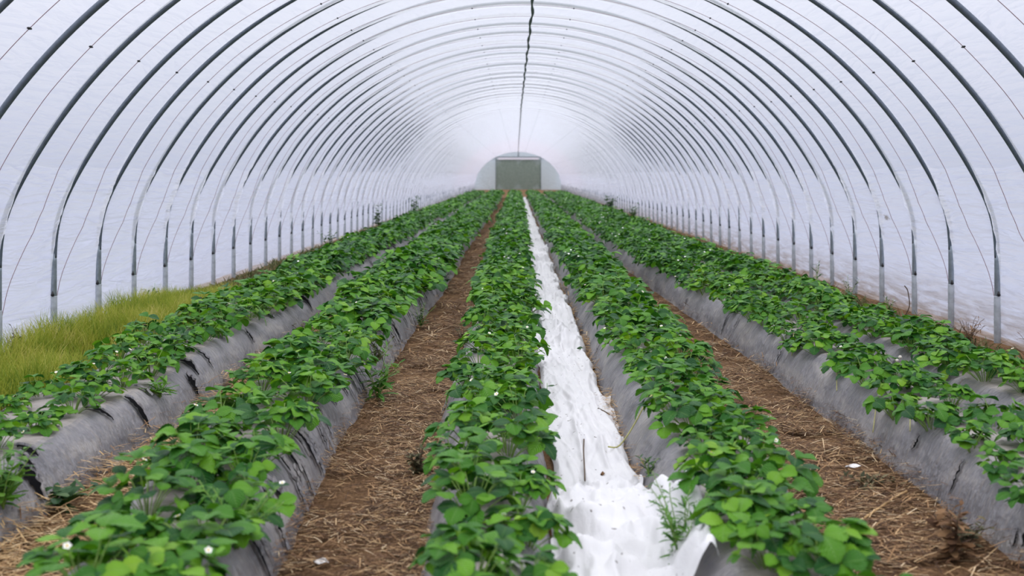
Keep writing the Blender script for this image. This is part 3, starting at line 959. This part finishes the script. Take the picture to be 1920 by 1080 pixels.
def blades(x, y, hgt, wid, lean):
    k = len(x)
    z = np.minimum(support(x, y), 0.03)
    a = rng.uniform(0, 2 * PI, k)
    ld = np.stack([np.cos(a), np.sin(a)], -1) * (hgt * lean)[:, None]
    b = rng.uniform(0, PI, k)
    wv = np.stack([np.cos(b) * wid / 2, np.sin(b) * wid / 2, np.zeros(k)], -1)
    rows = []
    for t, wf in ((0, 1.0), (0.35, 0.9), (0.7, 0.6), (1.0, 0.12)):
        c = np.stack([x + ld[:, 0] * t ** 2, y + ld[:, 1] * t ** 2, z - 0.01 + hgt * (t - 0.25 * lean * t ** 2)], -1)
        rows += [c - wv * wf, c + wv * wf]
    P = np.stack(rows, 1)
    Q = np.array([[0, 1, 3, 2], [2, 3, 5, 4], [4, 5, 7, 6]])
    return P.reshape(-1, 3), (Q[None] + (np.arange(k) * 8)[:, None, None]).reshape(-1, 4)
n = 42000
x = rng.uniform(-3.88, -2.7, n); y = rng.uniform(5.2, 14.2, n)
den = fbm(x * 1.3, y * 0.9, 91, 3) + 0.5
edge_x = -2.95 - 0.1 * np.sin(y * 1.3) - 0.25 * smooth(7.2, 6.2, y) - 0.15 * smooth(11, 13.5, y)
ok = (x < edge_x + rng.normal(0, 0.05, n)) & (rng.random(n) < np.clip(den * 1.6, 0.2, 1))
x, y, den = x[ok], y[ok], den[ok]
hg = (0.04 + 0.34 * den) * rng.uniform(0.6, 1.2, len(x)) * smooth(14.4, 12.5, y)
P, Q = blades(x, y, hg, 0.006, rng.uniform(0.1, 0.7, len(x)))
q = QB(); q.add(P, Q); o = q.obj('tall_grass', M['grass']); o['kind'] = 'stuff'
tag(o, 'yellow green tall grass growing along the foot of the film wall', 'grass')
n = 16000
x = rng.uniform(-3.85, -2.7, n); y = 12.5 + 55 * rng.random(n) ** 1.5
P, Q = blades(x, y, rng.uniform(0.03, 0.13, n) * (0.4 + 1.3 * np.clip(fbm(x * 1.2, y * 0.5, 95, 2) + 0.5, 0, 1)), 0.02, rng.uniform(0.3, 1.2, n))
q = QB(); q.add(P, Q); o = q.obj('low_weeds', M['dullgrass']); o['kind'] = 'stuff'
tag(o, 'olive brown low weeds along the wall beyond the tall grass', 'weeds')
n = 12000
x = rng.uniform(3.1, 3.85, n) ** 1.0; y = 6 + 60 * rng.random(n) ** 1.3
P, Q = blades(x, y, rng.uniform(0.03, 0.16, n), 0.016, rng.uniform(0.3, 1.2, n))
q = QB(); q.add(P, Q); o = q.obj('low_weeds', M['dullgrass']); o['kind'] = 'stuff'
tag(o, 'sparse olive weeds along the foot of the muddy film wall', 'weeds')

# ------------------------------------------------------------------ single weeds
def weed(x, y, lab, h=0.3, ns=5, spread=0.12, leaf=(0.05, 0.014), per=14, mat='weed', stem='stem', name='weed', cat='weed', z=None, seed=0, lobes=False, droop=0.2, heads=0):
    r_ = np.random.default_rng(500 + seed)
    zz_ = float(support(np.array([x]), np.array([y]))[0]) if z is None else z
    root = empty(name, (x, y, zz_ - 0.01))
    tag(root, lab, cat)
    s = QB(); f = QB()
    B = [[], [], [], [], [], [], []]
    tips = []
    for k in range(ns):
        a = r_.uniform(0, 2 * PI); hh = h * r_.uniform(0.65, 1.1); sp = spread * r_.uniform(0.3, 1.2)
        t = np.linspace(0, 1, 7)
        c = np.stack([sp * math.cos(a) * t ** 1.4, sp * math.sin(a) * t ** 1.4, hh * (t - droop * t ** 2 * 0.5)], -1) + r_.normal(0, 0.004, (7, 3)) * t[:, None]
        s.tube(c, 0.0035 * (1 - 0.6 * t), 5)
        tips.append(c[-1])
        for j in range(per):
            tj = 0.12 + 0.88 * (j + r_.random()) / per
            p = np.array([np.interp(tj, t, c[:, d]) for d in range(3)])
            az = r_.uniform(0, 2 * PI) if not lobes else a + (1 if j % 2 else -1) * 1.2 + r_.normal(0, 0.3)
            el = r_.uniform(0.0, 0.9)
            hd = np.array([math.cos(az) * math.cos(el), math.sin(az) * math.cos(el), math.sin(el)])
            L = leaf[0] * r_.uniform(0.6, 1.3) * (1.15 - 0.6 * tj)
            for arr, val in zip(B, (p, hd, np.array([0, 0, 1.0]) + r_.normal(0, 0.25, 3), L, leaf[1] * L / leaf[0], r_.uniform(0, 0.5), r_.uniform(0.0, 0.6))):
                arr.append(val)
            if lobes:                      # toothed side lobes
                for tq in (0.35, 0.6, 0.8):
                    for sd in (-1, 1):
                        side = unit(np.cross(hd, [0, 0, 1.0]) * sd + hd * 0.7)
                        for arr, val in zip(B, (p + hd * L * tq, side, np.array([0, 0, 1.0]), L * 0.32, L * 0.13, 0.1, 0.2)):
                            arr.append(val)
    cat_ = [np.array(b) for b in B]
    cat_[2] = unit(cat_[2])
    P, Q, uv = leaflets(*cat_, 2, 5, 0.0)
    f.add(P, Q, 0, uv)
    s.obj('stem', M[stem], root)
    f.obj('foliage', M[mat], root)
    if heads:
        hq = QB()
        for k in range(heads):
            c = tips[k % len(tips)] + r_.normal(0, 0.02, 3)
            a8 = np.linspace(0, 2 * PI, 6, endpoint=False)
            R_ = 0.013
            P = np.stack([np.stack([R_ * q1 * np.cos(a8), R_ * q1 * np.sin(a8), np.full(6, R_ * zq)], -1) for q1, zq in ((0.1, -1), (0.8, -.5), (1, 0.1), (0.7, 0.7), (0.1, 1))]) + c
            hq.grid(P, closed_u=True)
        hq.obj('seed_heads', M['paleweed'], root)['label'] = 'pale dry seed heads'
    return root

weed(0.56, 4.0, 'feathery bright green weed growing at the near end of the white fleece', 0.30, 12, 0.15, (0.06, 0.012), 22, 'weed', seed=1, z=0.10)
weed(-0.92, 3.80, 'ferny bright green weed on the near end of the slit plastic bed', 0.24, 9, 0.13, (0.05, 0.014), 16, 'weed', seed=2, lobes=True)
weed(-0.88, 7.3, 'tall green weed at the foot of the slit plastic bed', 0.38, 7, 0.14, (0.10, 0.024), 14, 'weed', seed=3)
weed(-0.98, 8.0, 'tangled olive weed against the flank of the slit plastic bed', 0.22, 10, 0.14, (0.05, 0.02), 10, 'deadweed', seed=4)
weed(-0.90, 10.8, 'dark green weed clump at the slit bed, halfway up the path', 0.26, 6, 0.14, (0.06, 0.02), 11, 'darkweed', seed=5)
weed(-0.90, 14.5, 'dull weed leaning on the slit bed farther up the path', 0.25, 6, 0.16, (0.07, 0.025), 10, 'darkweed', seed=6)
weed(-0.47, 5.45, 'withered olive weed clump at the left foot of the centre bed', 0.20, 8, 0.08, (0.05, 0.022), 12, 'deadweed', 'twig', seed=7, droop=0.6)
weed(-0.45, 9.6, 'dark withered weed on the path edge under the centre bed', 0.20, 7, 0.09, (0.05, 0.02), 10, 'deadweed', 'twig', seed=8)
weed(-2.02, 4.55, 'bushy green weed overhanging the near corner of the grass side bed', 0.30, 9, 0.17, (0.075, 0.030), 14, 'weed', seed=9)
weed(-1.96, 4.95, 'broad leaved weed sprawling down the plastic of the grass side bed', 0.20, 5, 0.16, (0.10, 0.045), 8, 'darkweed', seed=10, droop=0.9)
weed(-2.02, 6.55, 'narrow leaved weed sprouting through a tear in the grass side bed', 0.17, 6, 0.12, (0.09, 0.02), 9, 'weed', seed=11, droop=0.7)
weed(0.14, 6.1, 'tall dark weed with broad leaves leaning over the white fleece', 0.34, 3, 0.16, (0.08, 0.035), 8, 'darkweed', seed=12)
weed(0.12, 11.3, 'jagged thistle like weed reaching over the crumpled white fleece', 0.30, 4, 0.22, (0.11, 0.02), 9, 'weed', seed=13, lobes=True)
weed(0.585, 5.15, 'small green weed sprout in straw beside the white fleece', 0.10, 4, 0.05, (0.05, 0.016), 8, 'darkweed', seed=14)
weed(1.60, 5.3, 'flattened withered weed lying on the straw of the right path', 0.10, 9, 0.14, (0.06, 0.018), 10, 'deadweed', 'twig', seed=15, droop=1.2)
weed(1.62, 4.30, 'tall brown dead weed at the near foot of the smooth bed', 0.22, 7, 0.07, (0.07, 0.03), 12, 'brownweed', 'twig', seed=16)
weed(1.72, 4.45, 'grey green withered weed against the near foot of the smooth bed', 0.14, 8, 0.12, (0.05, 0.02), 12, 'deadweed', 'twig', seed=17)
weed(2.34, 6.4, 'brownish weed with tiny leaves between the two beds at right', 0.30, 8, 0.13, (0.03, 0.012), 14, 'deadweed', 'twig', seed=18)
weed(2.42, 7.6, 'dry brown weed with pale seed heads between two beds', 0.26, 8, 0.13, (0.035, 0.014), 10, 'brownweed', 'twig', seed=19, heads=14)
weed(3.80, 9.75, 'rust brown dead grass tuft at the muddy film wall', 0.26, 12, 0.14, (0.07, 0.010), 9, 'brownweed', 'twig', seed=20)
weed(3.82, 8.55, 'rust brown dead weed at the edge of the picture by the muddy wall', 0.28, 12, 0.16, (0.07, 0.012), 9, 'brownweed', 'twig', seed=21)
weed(3.78, 13.2, 'dark leafy weed between hoop posts at the muddy wall', 0.30, 4, 0.10, (0.09, 0.02), 9, 'darkweed', seed=22)
weed(3.76, 14.6, 'dark upright weed with narrow leaves by the muddy wall', 0.34, 3, 0.08, (0.10, 0.02), 9, 'darkweed', seed=23)
weed(3.80, 11.8, 'short dark weed beside the foot of a wall post', 0.22, 4, 0.08, (0.08, 0.02), 9, 'darkweed', seed=24)
weed(3.74, 10.45, 'stubby green weed close to the stained film wall', 0.16, 4, 0.08, (0.06, 0.02), 8, 'darkweed', seed=25)
weed(-3.75, 9.7, 'dark curled weed climbing the film beside the first left post', 0.36, 2, 0.06, (0.08, 0.025), 8, 'darkweed', seed=26)
weed(-3.78, 8.85, 'dark dried weed in the grass at the picture edge', 0.30, 6, 0.12, (0.06, 0.022), 10, 'deadweed', 'twig', seed=27)
weed(-3.72, 11.9, 'green weed standing beside the third wall post on the grass side', 0.32, 5, 0.12, (0.09, 0.022), 10, 'darkweed', seed=28)
weed(-2.95, 9.3, 'grey green leafy weed at the edge of the grass strip', 0.24, 9, 0.17, (0.05, 0.025), 12, 'deadweed', seed=29)
weed(-2.85, 7.15, 'dark ground weed between the grass and the outer bed', 0.14, 9, 0.20, (0.05, 0.028), 12, 'deadweed', seed=30)
weed(-2.98, 8.1, 'low dull weed at the bare patch by the grass', 0.10, 7, 0.16, (0.05, 0.024), 10, 'darkweed', seed=31)
weed(-1.74, 9.6, 'dark withered weed in the narrow straw gap', 0.22, 8, 0.14, (0.05, 0.022), 12, 'deadweed', 'twig', seed=32)
weed(-3.5, 21.5, 'dark shrub like weed at the wall beyond the grass', 0.45, 7, 0.18, (0.10, 0.04), 12, 'darkweed', seed=33)
weed(-3.6, 30.0, 'tall dark weed far along the wall on the grass side', 0.70, 6, 0.18, (0.14, 0.06), 14, 'darkweed', seed=34)
weed(-3.4, 38.0, 'distant dark bushy weed at the grass side wall', 0.75, 6, 0.25, (0.16, 0.07), 14, 'darkweed', seed=35)
weed(3.4, 34.0, 'dark weed clump far along the muddy wall', 0.60, 7, 0.3, (0.14, 0.06), 14, 'darkweed', seed=36)
weed(3.5, 44.0, 'round dark weed bush behind the farthest beds at the muddy wall', 0.70, 8, 0.35, (0.16, 0.08), 16, 'darkweed', seed=37)

# runners, twigs and scraps
def strand(name, pts, r, mat, lab, cat):
    t = np.linspace(0, 1, len(pts)); tf = np.linspace(0, 1, 16)
    pts = np.array(pts, float)
    c = np.stack([np.interp(tf, t, pts[:, d]) for d in range(3)], -1)
    for _ in range(2):
        c[1:-1] = (c[:-2] + 2 * c[1:-1] + c[2:]) / 4
    q = QB(); q.tube(c, r, 6)
    return tag(q.obj(name, M[mat]), lab, cat)
def lay(x, y, up=0.012):
    return (x, y, float(support(np.array([x]), np.array([y]))[0]) + up)
strand('strawberry_runner', [lay(0.74, 5.95, .10), lay(0.66, 5.85, 0.10), lay(0.58, 5.78, 0.10), lay(0.50, 5.72, 0.07), (0.45, 5.75, 0.08)], 0.004, 'runner', 'pale runner reaching from the bed onto the white fleece', 'runner')
for k, (xa, ya, xb, yb) in enumerate(((2.0, 5.9, 1.88, 5.55), (1.98, 6.3, 1.84, 6.0), (1.98, 7.2, 1.86, 6.75), (1.98, 8.3, 1.87, 7.9))):
    strand('strawberry_runner', [lay(xa, ya, 0.03), lay(xa * .7 + xb * .3, ya * .7 + yb * .3, 0.03), lay(xa * .35 + xb * .65, ya * .35 + yb * .65, 0.028), lay(xb, yb, 0.028)], 0.0028, 'runner',
           '%s yellowish runner from the near end on the smooth plastic flank' % ORD[k], 'runner')
def fl_top(x, y):
    j = int(np.argmin(np.abs(fy - y))); i2 = int(np.argmin(np.abs(X[j] - x)))
    return (x, y, float(Zf[j, i2]) + 0.006)
strand('twig', [fl_top(0.345, 6.0), fl_top(0.325, 5.7), fl_top(0.315, 5.45), fl_top(0.30, 5.15)], 0.0035, 'twig', 'long thin dark grass stalk lying on the white fleece', 'stalk')
strand('twig', [fl_top(0.47, 6.75), fl_top(0.50, 6.7), fl_top(0.53, 6.68)], 0.004, 'twig', 'short dark twig at the right edge of the fleece', 'twig')
strand('twig', [fl_top(0.185, 4.35), fl_top(0.19, 4.25), fl_top(0.18, 4.18)], 0.006, 'twig', 'dark red stick on the near end of the fleece', 'twig')
strand('twig', [lay(1.42, 4.75, .02), lay(1.62, 5.0, .03), lay(1.72, 5.12, .03)], 0.005, 'gold', 'long pale straw stalk on the right path', 'stalk')
strand('twig', [lay(-2.85, 7.6, .02), lay(-2.75, 7.75, .06), lay(-2.70, 7.85, 0.10)], 0.006, 'gold', 'pale dry stalk on bare soil beside the grass', 'stalk')
strand('twig', [(3.60, 10.9, .02), (3.66, 10.8, .2), (3.62, 10.75, .36), (3.58, 10.72, 0.40)], 0.005, 'twig', 'leaning dry brown stalk in front of the stained film', 'stalk')
def scrap(x, y, sx, sy, mat, lab, cat, on_fleece=False, rz=0.3, name='plastic_scrap'):
    u = np.linspace(-1, 1, 7)
    U, V = np.meshgrid(u, u, indexing='ij')
    Z = 0.006 * np.sin(U * 2.5 + V) + 0.004 * V ** 2
    sh = 1 - 0.25 * np.abs(U * V)
    q = QB(); q.grid(np.stack([U * sx * sh, V * sy * sh, Z], -1)); q.grid(np.stack([U * sx * sh, V * sy * sh, Z - 0.0015], -1)[:, ::-1])
    o = q.obj(name, M[mat])
    o.location = fl_top(x, y) if on_fleece else lay(x, y, 0.02)
    o.rotation_euler = (0.15, 0.1, rz)
    return tag(o, lab, cat)
scrap(-0.715, 4.22, 0.032, 0.014, 'scrap', 'small white plastic scrap on the straw path at the bottom', 'scrap', rz=-0.25)
scrap(1.62, 5.58, 0.05, 0.012, 'scrap', 'small white scrap beside the withered weed on right path', 'scrap')
scrap(0.39, 5.30, 0.011, 0.009, 'brownweed', 'dark red dead petal on the white fleece', 'petal', True, name='petal')
scrap(0.39, 9.75, 0.014, 0.03, 'black', 'dark hole like leaf scrap on the fleece behind the heap', 'leaf scrap', True, name='leaf_scrap')
scrap(0.49, 9.0, 0.03, 0.018, 'darkweed', 'torn green leaf scrap on the fleece beside the heap', 'leaf scrap', True, name='leaf_scrap')

# ------------------------------------------------------------------ bushes outside, beyond the end wall
for k, (bx, byy, hh, rr) in enumerate(((-2.6, 111.2, 2.4, 0.85), (-0.85, 111.4, 2.9, 0.9), (0.95, 111.2, 2.7, 0.9), (2.7, 111.3, 2.5, 0.85))):
    r_ = np.random.default_rng(900 + k)
    root = empty('bush', (bx, byy, -0.02))
    tag(root, 'dark leafy bush standing outside behind the far end wall', 'bush', 'bushes outside the far end')
    n = 1500
    d = unit(r_.normal(0, 1, (n, 3))); rad = rr * r_.uniform(0.55, 1.0, n) ** 0.6
    base = d * rad[:, None] * np.array([1, 0.8, hh / (2 * rr)]) + np.array([0, 0, hh * 0.53])
    base[:, 2] = np.clip(base[:, 2], 0.03, None)
    P, Q, uv = leaflets(base, unit(d + r_.normal(0, .6, (n, 3))), unit(r_.normal(0, .5, (n, 3)) + d), np.full(n, 0.30), np.full(n, 0.22), np.full(n, .2), np.full(n, .3), 2, 2)
    f = QB(); f.add(P, Q, 0, uv); f.obj('foliage', M['darkweed'], root)
    s = QB()
    for j in range(4):
        a = j * 1.6
        s.tube([[0.1 * math.cos(a), 0.1 * math.sin(a), -0.05], [0.3 * math.cos(a), 0.3 * math.sin(a), hh * 0.4], [0.7 * math.cos(a), 0.6 * math.sin(a), hh * 0.75]], [0.07, 0.05, 0.02], 6)
    s.obj('branches', M['twig'], root)
